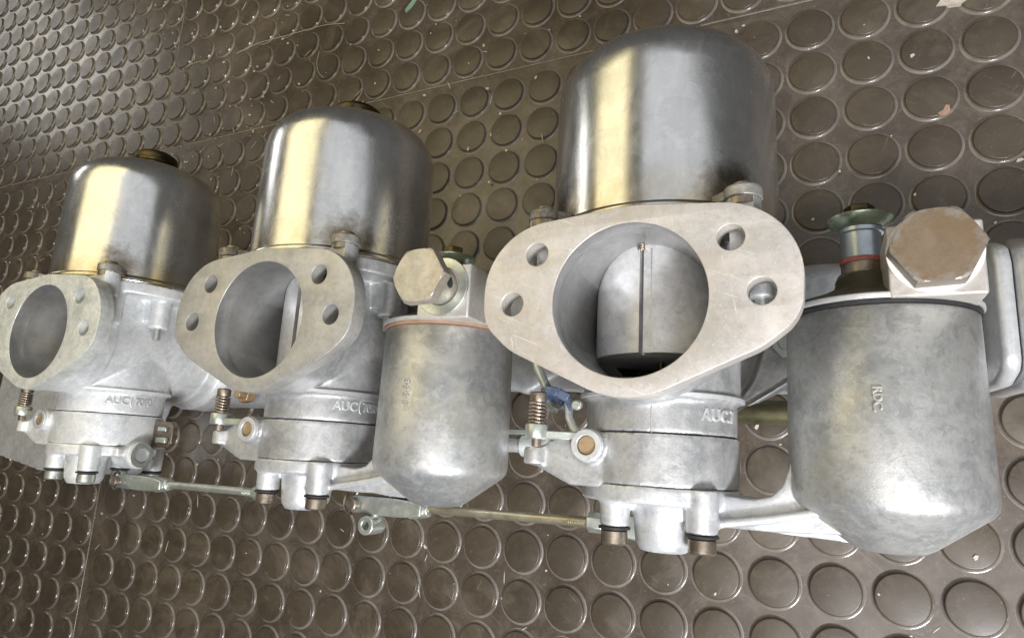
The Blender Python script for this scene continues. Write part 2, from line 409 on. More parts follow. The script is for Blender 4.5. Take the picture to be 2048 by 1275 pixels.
for a_, b_ in (((SX - .38, ext[2], -6.9), (SX + .38, ext[3], -2.5)), ((ext[0], SY - .38, -6.9), (SX - .39, SY + .38, -2.5)), ((SX + .39, SY - .38, -6.9), (ext[1], SY + .38, -2.5))):
    sub = G(); sub.box(a_, b_); sub.build('seam_dirt', 'seam', floor)
prof_hi = [(13.1, -2.202), (12.6, -2.12), (12.15, -1.85), (11.75, -1.35), (11.5, -.75), (11.35, -.3), (11.15, -.08), (10.8, 0.0), (0, .02)]
stud_me = G().lathe(prof_hi, (0, 0, 0), 'z', 36, closed=False).mesh('stud', M['rub_stud'], 60)
def lattice(fx, fy, x0, x1, y0, y1):
    out = []
    for i in range(-60, 40):
        for j in range(-30, 40):
            u, v = (i + fx) * P, (j + fy) * P
            x = u * math.cos(PHI) - v * math.sin(PHI); y = u * math.sin(PHI) + v * math.cos(PHI)
            x += 4.5 * min(1, max(0, (-300 - x) / 150))           # far-left columns nudged sideways to follow lens distortion
            if x0 + 11.2 < x < x1 - 11.2 and y0 + 11.5 < y < y1 - 11.5: out.append((x, y))
    return out
fr = [(.7177, .3969), (.7177, .3969), (.63, .1526), (.0136, .1526)]
campos = Vector((56.93, -50.23, 195.34))
Rm = [Vector(r) for r in rows]
def inview(x, y, pad=.06):
    d = Vector((x, y, -170)) - campos; zc = d.dot(Rm[2])
    if zc <= 1: return None
    px = .5 + 1294.5 / 2048 * d.dot(Rm[0]) / zc; py = .5 + 1294.5 / 1275 * d.dot(Rm[1]) / zc
    return (px, py, zc)
allst = []
for t, (q, f) in enumerate(zip(quads, fr)):
    for x, y in lattice(f[0], f[1], *q):
        iv = inview(x, y)
        vis = iv and -.04 < iv[0] < 1.04 and -.06 < iv[1] < 1.06
        hid = -330 < x < 40 and -15 < y < 45                       # under the castings
        allst.append((0 if (vis and not hid) else 1, iv[2] if iv else 1e4, t, x, y))
allst.sort()
rest = [G() for _ in tiles]
lowp = [(13.0, -2.202), (12.2, -1.85), (11.55, -.9), (11.15, -.08), (0, .02)]
for n, (hidn, zc, t, x, y) in enumerate(allst):
    if n < 300:
        o = bpy.data.objects.new('stud', stud_me); C.objects.link(o); o.parent = tiles[t]; o.location = (x * MM, y * MM, 0)
    elif zc < 1500: rest[t].lathe(lowp, (x, y, 0), 'z', 20, closed=False)
for t, g in enumerate(rest):
    if g.v: tag(g.build('studs', 'rub_stud', tiles[t], smooth=60), None, None, None, 'stuff')

# ------------------------------------------------------------------ carburettor
FL = [(0, 0, 31.5), (-27.4, 4.6, 24.4), (27.6, 4.6, 24.4), (-37.5, 0, 14.2), (37.5, -.5, 14.2)]
D = 48.0                       # depth of the vertical axis behind the inlet face
HOL = [(-32, 17.4), (32, 17.4), (-40.5, .1), (40.5, .1)]
outer = hull2d(FL)
flange_me = plate_mesh('inlet_flange', outer, [circ(0, 0, 25.4, 96)] + [circ(x, y, 4.1, 32) for x, y in HOL], -7.5, 0, .4, M['face'])

def line_bore(me):
    """the machined bore wall gets its own smooth metal"""
    me.materials.append(M['bore'])
    for p in me.polygons:
        if all(25.2 < math.hypot(me.vertices[i].co.x, me.vertices[i].co.y) / MM < 25.5 for i in p.vertices) and abs(p.normal.z) < .3: p.material_index = 1
line_bore(flange_me)
def build_body():
    g = G()
    g.lathe([(30.2, -104), (30.2, -3)], (0, 0, 0), 'z', 72)                       # throat
    g.lathe([(45.5, 24.5), (45.5, 31)], (0, 0, -D), 'y', 72)                      # platform under the suction chamber
    g.lathe([(28.6, -29), (28.6, 26)], (0, 0, -D), 'y', 72)                       # barrel
    g.lathe([(28.9, -28.6), (28.9, -26.8)], (0, 0, -D), 'y', 72)                  # lip
    g.lathe([(27.1, -41), (27.1, -27)], (0, 0, -D), 'y', 72)                      # lettered band
    g.prism([(-27, 26), (27, 26), (28.4, 14), (28.4, 0), (-28.4, 0), (-28.4, 14)], -70, -26, 'z')
    g.lathe([(31.2, -24), (31.0, -3)], (0, 0, 0), 'z', 72)
    for sx in (-1, 1):                                                            # flange webs and screw lugs
        g.box((sx * 33 - 2.2, 6, -22), (sx * 33 + 2.2, 30, -3))
        for z in (-11.5, -84.5):
            g.lathe([(5.4, 20), (5.7, 33.2)], (sx * 34.5, 0, z), 'y', 24)
            g.box((min(sx * 20, sx * 34.5), 25, z - 4), (max(sx * 20, sx * 34.5), 31, z + 4) if z > -48 else (max(sx * 20, sx * 34.5), 31, z + 6))
    g.lathe([(5.2, 8), (5.2, 26)], (36.5, 0, -43), 'y', 24)                       # lifting pin boss
    g.box((26, 12, -47), (36, 26, -39))
    g.prism(hull2d([(0, 0, 34), (-42, 0, 11), (42, 0, 11), (-31, 18, 11), (31, 18, 11)]), -106, -97, 'z')   # rear flange
    g.prism(hull2d([(0, 0, 31), (-26, 0, 6), (26, 0, 6)]), -98, -88, 'z')
    cuts = [G().lathe([(25.4, -130), (25.4, 20)], (0, 0, 0), 'z', 96), G().lathe([(24.8, -23), (24.8, 60)], (0, 0, -D), 'y', 96)]
    cuts.append(G().box((-80, -80, -7.2), (80, 80, 5)))
    return cast_mesh('body', g, cuts, M['cast'], .75, 5, .18)
body_me = build_body(); line_bore(body_me)

def capped(g, r, h0, h1, ch=.5, c=(0, 0, 0), axis='y', seg=32):
    return g.lathe([(r - ch, h0), (r, h0 + ch), (r, h1 - ch), (r - ch, h1)], c, axis, seg)

def bolt_hex(g, r, h0, h1, c, axis='z', rot=0):
    """hexagon head with a turned chamfer on its outer face"""
    n = 48; prof = []
    g.prism([(c[0] + x, c[1] + y) for x, y in hexp(r, rot)], h0, h1 - .9, axis)
    ring0 = []
    A = hexp(r, rot)
    def hexr(a):
        a = (a - rot) % (PI / 3); return r * math.cos(PI / 6) / math.cos(a - PI / 6)
    vs = []; fs = []
    for lv, (h, lim) in enumerate(((h1 - .9, 99), (h1 - .25, r * .955), (h1, r * .885))):
        for k in range(n):
            a = 2 * PI * k / n + rot; rr = min(hexr(a), lim); vs.append((c[0] + rr * math.cos(a), c[1] + rr * math.sin(a), h))
    vs.append((c[0], c[1], h1))
    for lv in (0, 1):
        for k in range(n):
            k2 = (k + 1) % n; fs.append((lv * n + k, lv * n + k2, (lv + 1) * n + k2, (lv + 1) * n + k))
    for k in range(n): fs.append((2 * n + k, 2 * n + (k + 1) % n, 3 * n))
    return g.add(vs, fs)

LAB = {
 0: 'largest nearest carburettor, inlet facing the camera with its slotted piston in full view',
 1: 'middle carburettor, its bronze banjo bolt backed partly out of the float chamber',
 2: 'farthest carburettor at left, cut by the frame and without a float chamber'}

def letters(parent, txt, ang, y, spacing, size=5.6):
    me = wrap_y(text_mesh('lettering', txt, size, .35, M['cast_bright'], spacing), 0, -D, 27.15, ang, y)
    return link('lettering', me, parent)

def suction_chamber(root):
    prof = [(0, 0), (0, 0), (43.1, 36), (42.9, 60), (42.7, 88), (42.4, 93.5), (41.4, 97.6), (39.4, 101.4), (36.2, 104.8), (32, 107.4), (27, 109.3), (20, 110.7), (13, 111.4), (10.4, 111.7), (9.8, 113), (9.8, 115.5), (0, 115.5)]
    # refine the shoulder with a spline-like resample
    s = G().lathe([(44.9, 31.15), (45.2, 31.7), (45.2, 33.4), (44.6, 34.0)] + [(43.2, 34.6)] + prof[2:], (0, 0, -D), 'y', 128).build('suction_chamber', 'dash', root, smooth=50)
    cap = G(); capped(cap, 12.4, 115.6, 122.2, 1.0, (0, 0, -D), 'y', 40)
    cap.lathe([(9.6, 122.2), (9.0, 123.8), (0, 124.2)], (0, 0, -D), 'y', 32)
    cap.build('damper_cap', 'brass', s, bevel=.5)
    G().lathe([(12.9, 117.6), (12.9, 120.4)], (0, 0, -D), 'y', 14).build('cap_rim', 'brass', s, bevel=.3)
    for sx in (-1, 1):
        for z in (-11.5, -84.5):
            lug = G(); lug.lathe([(5.8, 33.0), (6.1, 33.4), (6.1, 36.7), (5.6, 37.2), (3.0, 37.3)], (sx * 34.5, 0, z), 'y', 36)
            dx, dz = -sx * 34.5, -D - z; l_ = math.hypot(dx, dz); dx /= l_; dz /= l_; px, pz = -dz, dx; X_ = sx * 34.5
            lug.prism([(X_ + px * 5.2, z + pz * 5.2), (X_ - px * 5.2, z - pz * 5.2), (X_ - px * 6.5 + dx * 9, z - pz * 6.5 + dz * 9), (X_ + px * 6.5 + dx * 9, z + pz * 6.5 + dz * 9)], 33.1, 36.5, 'y')
            lg = lug.build('screw_lug', 'lug', s, bevel=.5)
            G().lathe([(5.5, 30.8), (5.5, 32.95)], (sx * 34.5, 0, z), 'y', 28).build('lug_foot', 'steel', s)
            sw = G(); sw.lathe([(3.1, 37.35), (3.3, 37.7), (3.2, 38.6), (2.6, 39.0), (2.5, 38.5), (0, 38.4)], (sx * 34.5, 0, z), 'y', 24)
            sw.build('screw', 'steel', s)
    return s

def jet_housing(root, bowl=True):
    g = G()
    g.lathe([(27.7, -58.6), (27.8, -41.2)], (0, 0, -D), 'y', 72)
    # casting lug that carries the throttle stop pivot
    g.prism([(-26, -60), (-14, -60), (-14, -41.4), (-25.5, -41.4), (-38.5, -47.2), (-43.6, -48), (-44, -53.2), (-39, -54.3)], -30, -24, 'z')
    g.lathe([(4.2, -53.6), (4.2, -47.6)], (-40, 0, -25), 'y', 24)
    g.lathe([(5.9, -42), (5.9, -20.8)], (-19, -46.1, 0), 'z', 32)
    me = cast_mesh('jet_housing', g, [G().lathe([(3.4, -24), (3.4, 0)], (-19, -46.1, 0), 'z', 32)], cm('cast'), .7, 3, .12)
    jh = link('jet_housing', me, root)
    # dark parting lines: thin gaskets
    G().lathe([(27.0, -41.35), (27.0, -40.95)], (0, 0, -D), 'y', 64).build('gasket', 'rubber_black', jh)
    return jh

def bottom_cover(root, bowl=True):
    g = G()
    g.lathe([(28.2, -64.2), (28.2, -58.5)], (0, 0, -D), 'y', 72)
    for x, z in ((-11, -29), (18.2, -29), (-13, -68), (18, -67)):
        if bowl and z < -50: continue
        g.lathe([(4.9, -72.6), (5.5, -58.6)], (x, 0, z), 'y', 28)
    g.lathe([(8.0, -79.8), (9.6, -77), (11.2, -62), (11.2, -60)], (4.2, 0, -36.5), 'y', 36)
    if bowl:
        # arm to the float chamber: deep web with a bead along its lower edge
        g.prism([(16, -59.6), (34, -60.4), (39, -59.2), (42.6, -55.5), (44.6, -50), (45.5, -43), (60, -43), (68, -66), (60, -69), (40, -70.0), (16, -70)], -52, -33, 'z')
        g.tube([(20, -69.5, -31.5), (38, -66.2, -31.2), (56, -62.0, -31.0)], 1.5, 10)
        g.prism([(20, -69.5), (60, -62), (66, -69.0), (61, -72.2), (30, -71.0)], -62, -46, 'z')
    else:
        g.lathe([(7.6, 18), (7.6, 33)], (0, -63, -D), 'x', 36, mx=Matrix.Translation((0, 0, 0)))
        g.box((10, -64, -60), (30, -59.5, -36))
    cuts = []
    me = cast_mesh('bottom_cover', g, cuts, cm('cast_bright'), .7, 4, .15)
    bc = link('bottom_cover', me, root)
    G().lathe([(27.75, -58.95), (27.75, -58.65)], (0, 0, -D), 'y', 64).build('gasket', 'rubber_black', bc)
    for x, z in ((-11, -29), (18.2, -29), (-13, -68), (18, -67)):
        if bowl and z < -50: continue
        G().lathe([(5.4, -73.5), (5.4, -72.6)], (x, 0, z), 'y', 28).build('o_ring', 'rubber_black', bc, bevel=.2)
        s = G(); capped(s, 4.5, -78.6, -73.5, .6, (x, 0, z), 'y', 28); s.build('screw', 'steel' if bowl else 'zinc', bc)
    if not bowl:
        G().ring(4.2, 6.6, 33, 34.2, (0, -63, -D), 'x', 32).build('port_washer', 'zinc', bc)
        G().lathe([(4.2, 30), (4.0, 33.3)], (0, -63, -D), 'x', 32).build('port_plug', 'cast', bc)
    return bc

def throttle_stop(root, k):
    L = G()                                                    # plated adjusting lever
    L.prism([(-42.0, -21.0 + 2), (-42, -26), (-24, -28.5), (-20, -28), (-20, -23), (-30, -20.5)], -44.6, -41.6, 'y')
    L.lathe([(4.0, -44.8), (4.3, -44.2), (4.3, -39.9), (4.0, -39.3)], (-38.1, 0, -21), 'y', 28)
    lv = L.build('stop_lever', 'zinc', root, bevel=.4)
    s = G(); s.lathe([(1.7, -47.4), (1.8, -46.8), (1.8, -31.5)], (-38.1, 0, -21), 'y', 20)
    s.lathe([(2.9, -31.6), (3.1, -31.2), (3.1, -28.4), (2.7, -28)], (-38.1, 0, -21), 'y', 28)
    s.build('adjusting_screw', 'steel', lv)
    coil((-38.1, -21), 2.95, -39.0, -31.8, 5.5, .52).build('spring', 'spring', lv, smooth=80)
    G().ring(3.3, 5.5, -20.79, -19.6, (-19, -46.1, 0), 'z', 40).build('pivot_collar', 'cast_bright', root, bevel=.25)
    G().lathe([(3.28, -24), (3.28, -20.9), (3.0, -20.6)], (-19, -46.1, 0), 'z', 32).build('pivot_bush', 'brass_plug', root)

def piston(root, ybot):
    g = G().lathe([(24.45, ybot), (24.45, 29), (20, 30)], (0, 0, -D), 'y', 96)
    o = link('tmp', g.mesh('t')); c = link('c', G().box((-1.0, -60, -24.7), (2.3, 24.2, -10)).box((-2.2, -60, -29), (-.95, 24.2, -10)).mesh('c'))
    b = o.modifiers.new('b', 'BOOLEAN'); b.operation = 'DIFFERENCE'; b.object = c; b.solver = 'EXACT'; b.use_self = True
    me = baked(o); bpy.data.objects.remove(o); bpy.data.objects.remove(c); me.name = 'piston'; finish(me, M['piston'], 35)
    p = link('piston', me, root)
    coil((-1.6, -23.6), 1.15, 23.6, 27.2, 5, .32).build('key_spring', 'spring', p, smooth=80)
    g = G(); g.lathe([(1.3, ybot - 14), (1.1, ybot)], (0, 0, -D), 'y', 16); g.build('needle', 'brass', p)
    # jet bridge across the floor of the bore
    g = G(); g.prism([(-24.6, -26), (24.6, -26), (24.6, -20.5), (-24.6, -20.5)], -62, -34, 'z'); g.build('jet_bridge', 'bore', root, bevel=1.0)
    return p

def float_chamber(root, out):
    cx, cz, r = 72.0, -41.0, 28.0
    g = G().lathe([(r - 1.1, -1.9), (r - .6, -2.4), (r + .1, -56.5), (r - .4, -59), (r - 2.0, -61), (12, -71.2), (9.6, -72.6), (6, -73.2), (0, -73.4)], (cx, 0, cz), 'y', 112)
    bowl = g.build('float_chamber', 'bowl', root, smooth=50)
    G().lathe([(r + .1, -1.9), (r + .25, -1.2), (r + .1, -.6)], (cx, 0, cz), 'y', 96).build('gasket', 'cork' if out else 'rubber_black', bowl)
    lid = G().lathe([(r + .5, -.6), (r + .8, -.2), (r + .8, .9), (r - .2, 1.5), (0, 1.6)], (cx, 0, cz), 'y', 96).build('lid', 'cast', bowl, smooth=45)
    G().lathe([(r - .8, 1.6), (r - 4, 3.2), (15, 6.5), (10.4, 9), (9.4, 12), (7.2, 14.0), (0, 14.0)], (cx - 2, 0, cz - 1), 'y', 72).build('lid_dome', 'lid_shade', bowl, smooth=45)
    lid2 = G(); lid2.box((73.6, -.9, -43), (97.0, 20.5, -12)); blk = lid2.build('banjo_block', 'face', bowl, bevel=.7)
    # overflow stack
    ox, oz = 68.6, -43.5
    st = G(); st.lathe([(8.6, 12), (7.4, 14.4), (6.5, 14.6), (6.4, 18.2), (0, 18.2)], (ox, 0, oz), 'y', 36); st.build('lid_boss', 'steel', bowl)
    G().lathe([(6.7, 18.25), (6.8, 18.6), (6.8, 19.6), (6.6, 19.9)], (ox, 0, oz), 'y', 36).build('red_washer', 'red_fibre', bowl)
    G().lathe([(6.2, 19.95), (6.2, 28.6), (7.0, 28.9), (7.0, 30.2), (6.6, 30.4)], (ox, 0, oz), 'y', 40).build('sleeve', 'zinc_blue', bowl)
    G().lathe([(6.7, 30.45), (7.2, 30.7), (10.4, 33.5), (10.5, 34.1), (7, 34.9), (0, 35.0)], (ox, 0, oz), 'y', 48).build('flared_cap', 'green', bowl, smooth=40)
    hx = G().prism(hexp(4.9), 35.02, 38.8, 'y', (ox, 0, oz)); hx.build('cap_nut', 'brass', bowl, bevel=.4)
    # banjo bolt
    bx, by = 85.0, 11.7
    if not out:
        G().ring(3, 11.9, -11.95, -10.9, (bx, by, 0), 'z', 56).build('fibre_washer', 'fibre', bowl, bevel=.2)
        b = bolt_hex(G(), 11.9, -10.85, -4.6, (bx, by, 0), 'z', R_(3)); b.build('banjo_bolt', 'hexsteel', bowl, smooth=9)
    else:
        G().ring(7.6, 11.6, -11.95, -10.9, (bx, by, 0), 'z', 56).build('fibre_washer', 'zinc', bowl, bevel=.2)
        g = G(); bolt_hex(g, 11.6, -.6, 4.4, (bx - 1, by + .4, 0), 'z', R_(2))
        g.ring(5.0, 7.3, -14, -.55, (bx - .6, by, 0), 'z', 40)
        b = g.build('banjo_bolt', 'hexgrey', bowl, smooth=9)
        G().lathe([(2.3, 4.5), (2.3, 7.45)], (bx - .6, by, -5.8), 'x', 20).build('fuel_port', 'rubber_black', bowl)
        G().ring(2.3, 2.9, 7.0, 7.6, (bx - .6, by, -5.8), 'x', 20).build('port_rim', 'hexgrey', bowl)
    # moulded letters down the side
    if out: me = wrap_y(text_mesh('lettering', '3991', 4.0, .18, M['bowl'], 1.35), cx, cz, r + .02, -5, -24, True)
    else: me = wrap_y(text_mesh('lettering', 'RDC.', 3.2, .16, M['bowl'], 1.0), cx, cz, r + .02, -8, -26, True)
    link('lettering', me, bowl)
    return bowl

def carburettor(k, ybot, bowl, out, txt, tang, ty, tsp):
    KC['now'] = k
    root = thing('carburettor', LAB[k], 'carburettor', (-162.04 * k, 0, Z0), 'three carburettors bolted in a row to one manifold')
    fm = flange_me.copy()
    fm.materials[0] = M[('face', 'face_grey', 'face_white')[k]]
    fl = link('inlet_flange', fm, root)
    bm_ = body_me.copy(); bm_.materials[0] = cm('cast'); b = link('body', bm_, root)
    for tx_, ta_, sp_ in txt: letters(b, tx_, ta_, ty, sp_)
    if k:   # cast lozenge round the number
        g = G()
        pts = [(27.4 * math.sin(R_(a)), y, -D + 27.4 * math.cos(R_(a))) for a, y in [(78.3 + 3.0 * math.cos(PI / 2 + PI * i / 8), -33.6 + 3.1 * math.sin(PI / 2 + PI * i / 8)) for i in range(9)]]
        g.tube(pts, .25, 6); g.tube([(27.4 * math.sin(R_(a)), -30.3, -D + 27.4 * math.cos(R_(a))) for a in range(79, 112, 4)], .25, 6)
        g.build('lozenge', 'cast_bright', b)
    else:
        g = G().tube([(27.3 * math.sin(R_(7)), -29, -D + 27.3 * math.cos(R_(7))), (27.3 * math.sin(R_(7)), -41, -D + 27.3 * math.cos(R_(7)))], .18, 6)
        g.build('mould_line', 'cast', b)
    G().ring(28.2, 29.9, -28.5, -27.0, (0, 0, -D), 'y', 96).build('lip', 'cast_bright' if k == 0 else ('cast' if k == 1 else 'cast_white'), b, bevel=.4)
    suction_chamber(root); jet_housing(root); bottom_cover(root, bowl); throttle_stop(root, k)
    piston(root, ybot)
    pin = G(); capped(pin, 2.3, 1.5, 9, .4, (36.5, 0, -43), 'y', 20); pin.build('lifting_pin', 'zinc', root)
    g = G(); g.lathe([(25.1, -99.5), (25.1, -98.8)], (0, 0, 0), 'z', 64); g.build('throttle_disc', 'brass', root)
    if bowl: float_chamber(root, out)
    return root
cR = carburettor(0, -13.5, True, False, [('AUC.7', 42.5, 1.12)], 42, -35.8, 1.25)
cM = carburettor(1, -19.5, True, True, [('AUC', 49, 1.0), ('7090', 80, .88)], 49, -35.4, .92)
cL = carburettor(2, -19.5, False, False, [('AUC', 49, 1.0), ('7090', 80, .88)], 49, -35.4, .92)

# ------------------------------------------------------------------ manifold
man = thing('intake_manifold', 'cast aluminium intake manifold lying on the floor behind all three carburettors', 'manifold', (0, 0, 0))
def zz(z): return z + Z0
g = G()
def ybox(x0, x1, y0, y1, z0, z1, r=8):
    """bar along x with rounded section"""
    pts = []
    for cy, cz_, a0 in ((y1 - r, z1 - r, 0), (y0 + r, z1 - r, 90), (y0 + r, z0 + r, 180), (y1 - r, z0 + r, 270)):
        for i in range(7): a = R_(a0 + 15 * i); pts.append((cy + r * math.cos(a), cz_ + r * math.sin(a)))
    g.prism(pts, x0, x1, 'x')
ybox(-440, -122, -28.5, 40, zz(-162), zz(-110), 9)
ybox(-170, 112, -14.5, 42, zz(-160), zz(-112), 10)
for k in range(3):
    x = -162.04 * k
    g.prism([(x + a, b_) for a, b_ in hull2d([(0, 0, 34), (-44, 0, 12), (44, 0, 12), (-31, 19, 12), (31, 19, 12)])], zz(-116), zz(-106.4), 'z')
    g.lathe([(28, zz(-169.0)), (28, zz(-110))], (x, 2, 0), 'z', 56)
# fairings between the runners
g.prism([(-108, -14), (-84, -20), (-30, 8), (-108, 8)], zz(-140), zz(-108), 'z')
# thermostat housing at the far left end
g.prism(hull2d([(-500, -62, 22), (-452, -66, 18), (-556, -50, 26), (-440, 0, 26), (-560, 40, 20)]), zz(-160), zz(-112), 'z')
g.prism(hull2d([(-470, -50, 16), (-440, -30, 16)]), zz(-150), zz(-104), 'z')
g.lathe([(30, zz(-168.8)), (30, zz(-120))], (-520, -10, 0), 'z', 40)
mm = cast_mesh('casting', g, [], M['cast_bright'], 1.6, 5, .4)
link('casting', mm, man)
# end flange plates and the pipe beyond them
def endplate(x0, x1, name, mat, grow=0):
    p = [(-13 - grow, -88), (-9, -84), (28, -84), (35, -87), (39 + grow, -97), (38 + grow, -140), (20, -168), (0, -168), (-14 - grow, -150), (-16 - grow, -100)]
    q = G().prism([(a, zz(b_)) for a, b_ in p], x0, x1, 'x'); return q.build(name, mat, man, bevel=2.6, seg=4)
endplate(112.5, 118.6, 'end_flange', 'cast_bright'); endplate(119.1, 127, 'end_flange', 'cast', 1)
G().lathe([(19, 127.3), (19, 210)], (0, 12, zz(-116)), 'x', 40).build('water_pipe', 'cast_bright', man, bevel=1)
G().prism([(a + (-9), b_ + zz(-92)) for a, b_ in hexp(5.2, .3)], 127.2, 133, 'x').build('end_bolt', 'yellow_rod', man, bevel=.5)
# stud and nut seen under the middle carburettor's inlet
for x, y in ((-112, -21), (-96, -22.5)):
    q = G(); q.lathe([(7.2, zz(-109)), (7.2, zz(-107.5))], (x, y, 0), 'z', 32); q.prism([(x + a, y + b_) for a, b_ in hexp(5.6, .2)], zz(-107.4), zz(-101), 'z')
    q.lathe([(2.9, zz(-101)), (2.9, zz(-97))], (x, y, 0), 'z', 20); 
q = G(); q.prism([(-277.5 + a, -23 + b_) for a, b_ in hexp(5.8, .25)], zz(-106.4), zz(-100), 'z'); q.lathe([(3.0, zz(-100)), (3.0, zz(-95.5))], (-277.5, -23, 0), 'z', 20)
q.build('stud_nut', 'brass_plug', man, bevel=.4)
for x in (-42, 42):
    q = G(); q.prism([(x + a, b_) for a, b_ in hexp(6.2, .2)], zz(-97), zz(-91), 'z'); q.lathe([(3.2, zz(-91)), (3.2, zz(-84))], (x, 0, 0), 'z', 20)
    q.build('stud_nut', 'zinc', man, bevel=.4)
coil((31.5, zz(-84)), 4.6, 10, 26, 7, .8).build('return_spring', 'zinc', man, smooth=80)
G().lathe([(2.0, 8), (2.0, 28)], (27, 0, zz(-80)), 'y', 16).build('spring_post', 'zinc', man)
# balance pipe under the right-hand runner
G().lathe([(5.4, -28), (5.4, 110)], (0, -26.5, zz(-112)), 'x', 28).build('balance_pipe', 'olive', man)

# ------------------------------------------------------------------ throttle shaft and links
sh = thing('throttle_shaft', 'plated throttle shaft between the middle and nearest carburettors, crossing behind the stop screw', 'throttle shaft', (0, 0, Z0))
G().lathe([(3.0, -136), (3.0, -27)], (0, -46.8, -64), 'x', 24).build('shaft', 'cast', sh)
G().prism([(-90, -69), (-90, -60), (-34, -58), (-34, -66)], -42.2, -39.8, 'y').build('lever_bar', 'zinc', sh, bevel=.5)
cp = G(); capped(cp, 4.6, -64, -50.5, .8, (0, -46.8, -64), 'x', 28); cp.build('coupling', 'cast_bright', sh)

def link_rod(label, xa, xb, y0, y1, z, mat, nutend):
    t = thing('link_rod', label, 'rod', (0, 0, Z0), 'throttle link rods')
    L = xb - xa
    def Y(x): return y0 + (y1 - y0) * (x - xa) / L
    r = G(); r.tube([(xa + 34, Y(xa + 34), z), (xb - 6, Y(xb - 6), z)], 1.9, 20)
    rod = r.build('rod', mat, t)
    th = G()
    for i in range(9): th.ring(1.6, 2.1, xb - 14 + i * .9, xb - 13.6 + i * .9, (0, Y(xb - 10), z), 'x', 16)
    th.build('thread', mat, t)
    n = G(); n.lathe([(3.9, xb - 6), (3.9, xb)], (0, Y(xb), z), 'x', 6); n.build('lock_nut', 'zinc', t, bevel=.4)
    f = G(); c = (xa, Y(xa), z)
    # clevis: two cheeks joined by a barrel that narrows to the rod
    f.prism([(xa - 1, c[1] - 3.7), (xa + 22, c[1] - 3.9), (xa + 30, c[1] - 3.4), (xa + 36, c[1] - 2.4), (xa + 36, c[1] + 2.4), (xa + 30, c[1] + 3.4), (xa + 22, c[1] + 3.9), (xa - 1, c[1] + 3.7)], z - 4.6, z - 2.0, 'z')
    f.prism([(xa - 1, c[1] - 3.7), (xa + 22, c[1] - 3.9), (xa + 30, c[1] - 3.4), (xa + 36, c[1] - 2.4), (xa + 36, c[1] + 2.4), (xa + 30, c[1] + 3.4), (xa + 22, c[1] + 3.9), (xa - 1, c[1] + 3.7)], z + 2.0, z + 4.6, 'z')
    f.box((xa + 14, c[1] - 3.5, z - 2.1), (xa + 30, c[1] + 3.5, z + 2.1))
    f.lathe([(4.4, xa + 28), (3.4, xa + 35), (2.6, xa + 38)], (0, c[1], z), 'x', 24)
    f.build('clevis', 'zinc', t, bevel=.6)
    p = G(); p.lathe([(2.0, -7.5), (2.0, 7.5)], (xa + 1, c[1], z), 'z', 20); p.lathe([(2.9, 6.2), (3.0, 7.6), (2.4, 8.1)], (xa + 1, c[1], z), 'z', 20)
    p.build('clevis_pin', 'steel', t)
    a = G(); pts = [(xa - 3 + 3.4 * math.cos(q_), c[1] + 4.6 * math.sin(q_), z + 3) for q_ in [R_(60 + 12 * i) for i in range(20)]]
    a.tube(pts, .8, 8); a.build('spring_clip', 'steel', t)
    return t
l1 = link_rod('short plated link rod with a clevis beneath the farthest carburettor', -304, -196, -77.6, -76.4, -50, 'zinc', True)
l2 = link_rod('yellow plated link rod with threaded end between middle and nearest carburettors', -137, -21.5, -76.3, -74.2, -50, 'yellow_rod', True)
col = G(); col.ring(1.9, 4.1, -52.5, -43, (-127.5, -84.6, 0), 'z', 32)
cl = col.build('clamp_collar', 'zinc', l2, bevel=.4)
col = G(); col.tube([(-127, -76, -49), (-127, -82, -49)], 2.4, 14); col.build('collar_stem', 'zinc', l2)
# bright lever behind the bottom screws of the nearest and middle carburettors
for x, lab in ((0, 'flat bright throttle lever behind the bottom screws of the nearest carburettor'), (-162.04, 'flat bright throttle lever behind the bottom screws of the middle carburettor')):
    t = thing('throttle_lever', lab, 'lever', (x, 0, Z0), 'throttle levers')
    q = G(); q.prism([(-21, -70), (-22, -77), (-14, -79.3), (-3, -80.6), (-1, -78), (0, -72)], -60, -54, 'z'); q.build('blade', 'zinc', t, bevel=.6)
    q = G(); q.lathe([(3.6, -61.5), (3.6, -52.5)], (-18, -74.5, 0), 'z', 24); q.build('boss', 'cast_bright', t, bevel=.4)
t = thing('choke_bracket', 'small slotted bracket on the right flank of the farthest carburettor', 'bracket', (-324.08, 0, Z0))
q = G(); q.prism([(24, -43), (40, -43.5), (42, -46), (42, -55.5), (39, -58), (25, -58)], -62, -58.5, 'z'); q.build('plate', 'steel', t, bevel=.5)
q = G(); q.box((31, -55.5, -58.4), (39.5, -52.4, -56.5)); q.box((31, -49, -58.4), (38, -46.5, -56.8)); q.build('tab', 'zinc', t, bevel=.4)
# hooked return-spring end by the middle carburettor
t = thing('spring_hook', 'small bent wire hook at the lower left of the middle carburettor', 'hook', (-162.04, 0, Z0))
G().tube([(-27, -55.5, -34), (-31, -57.5, -34), (-34.5, -59.2, -34), (-36.6, -58.6, -34), (-37.0, -57.2, -34)], .8, 8).build('wire', 'zinc', t)

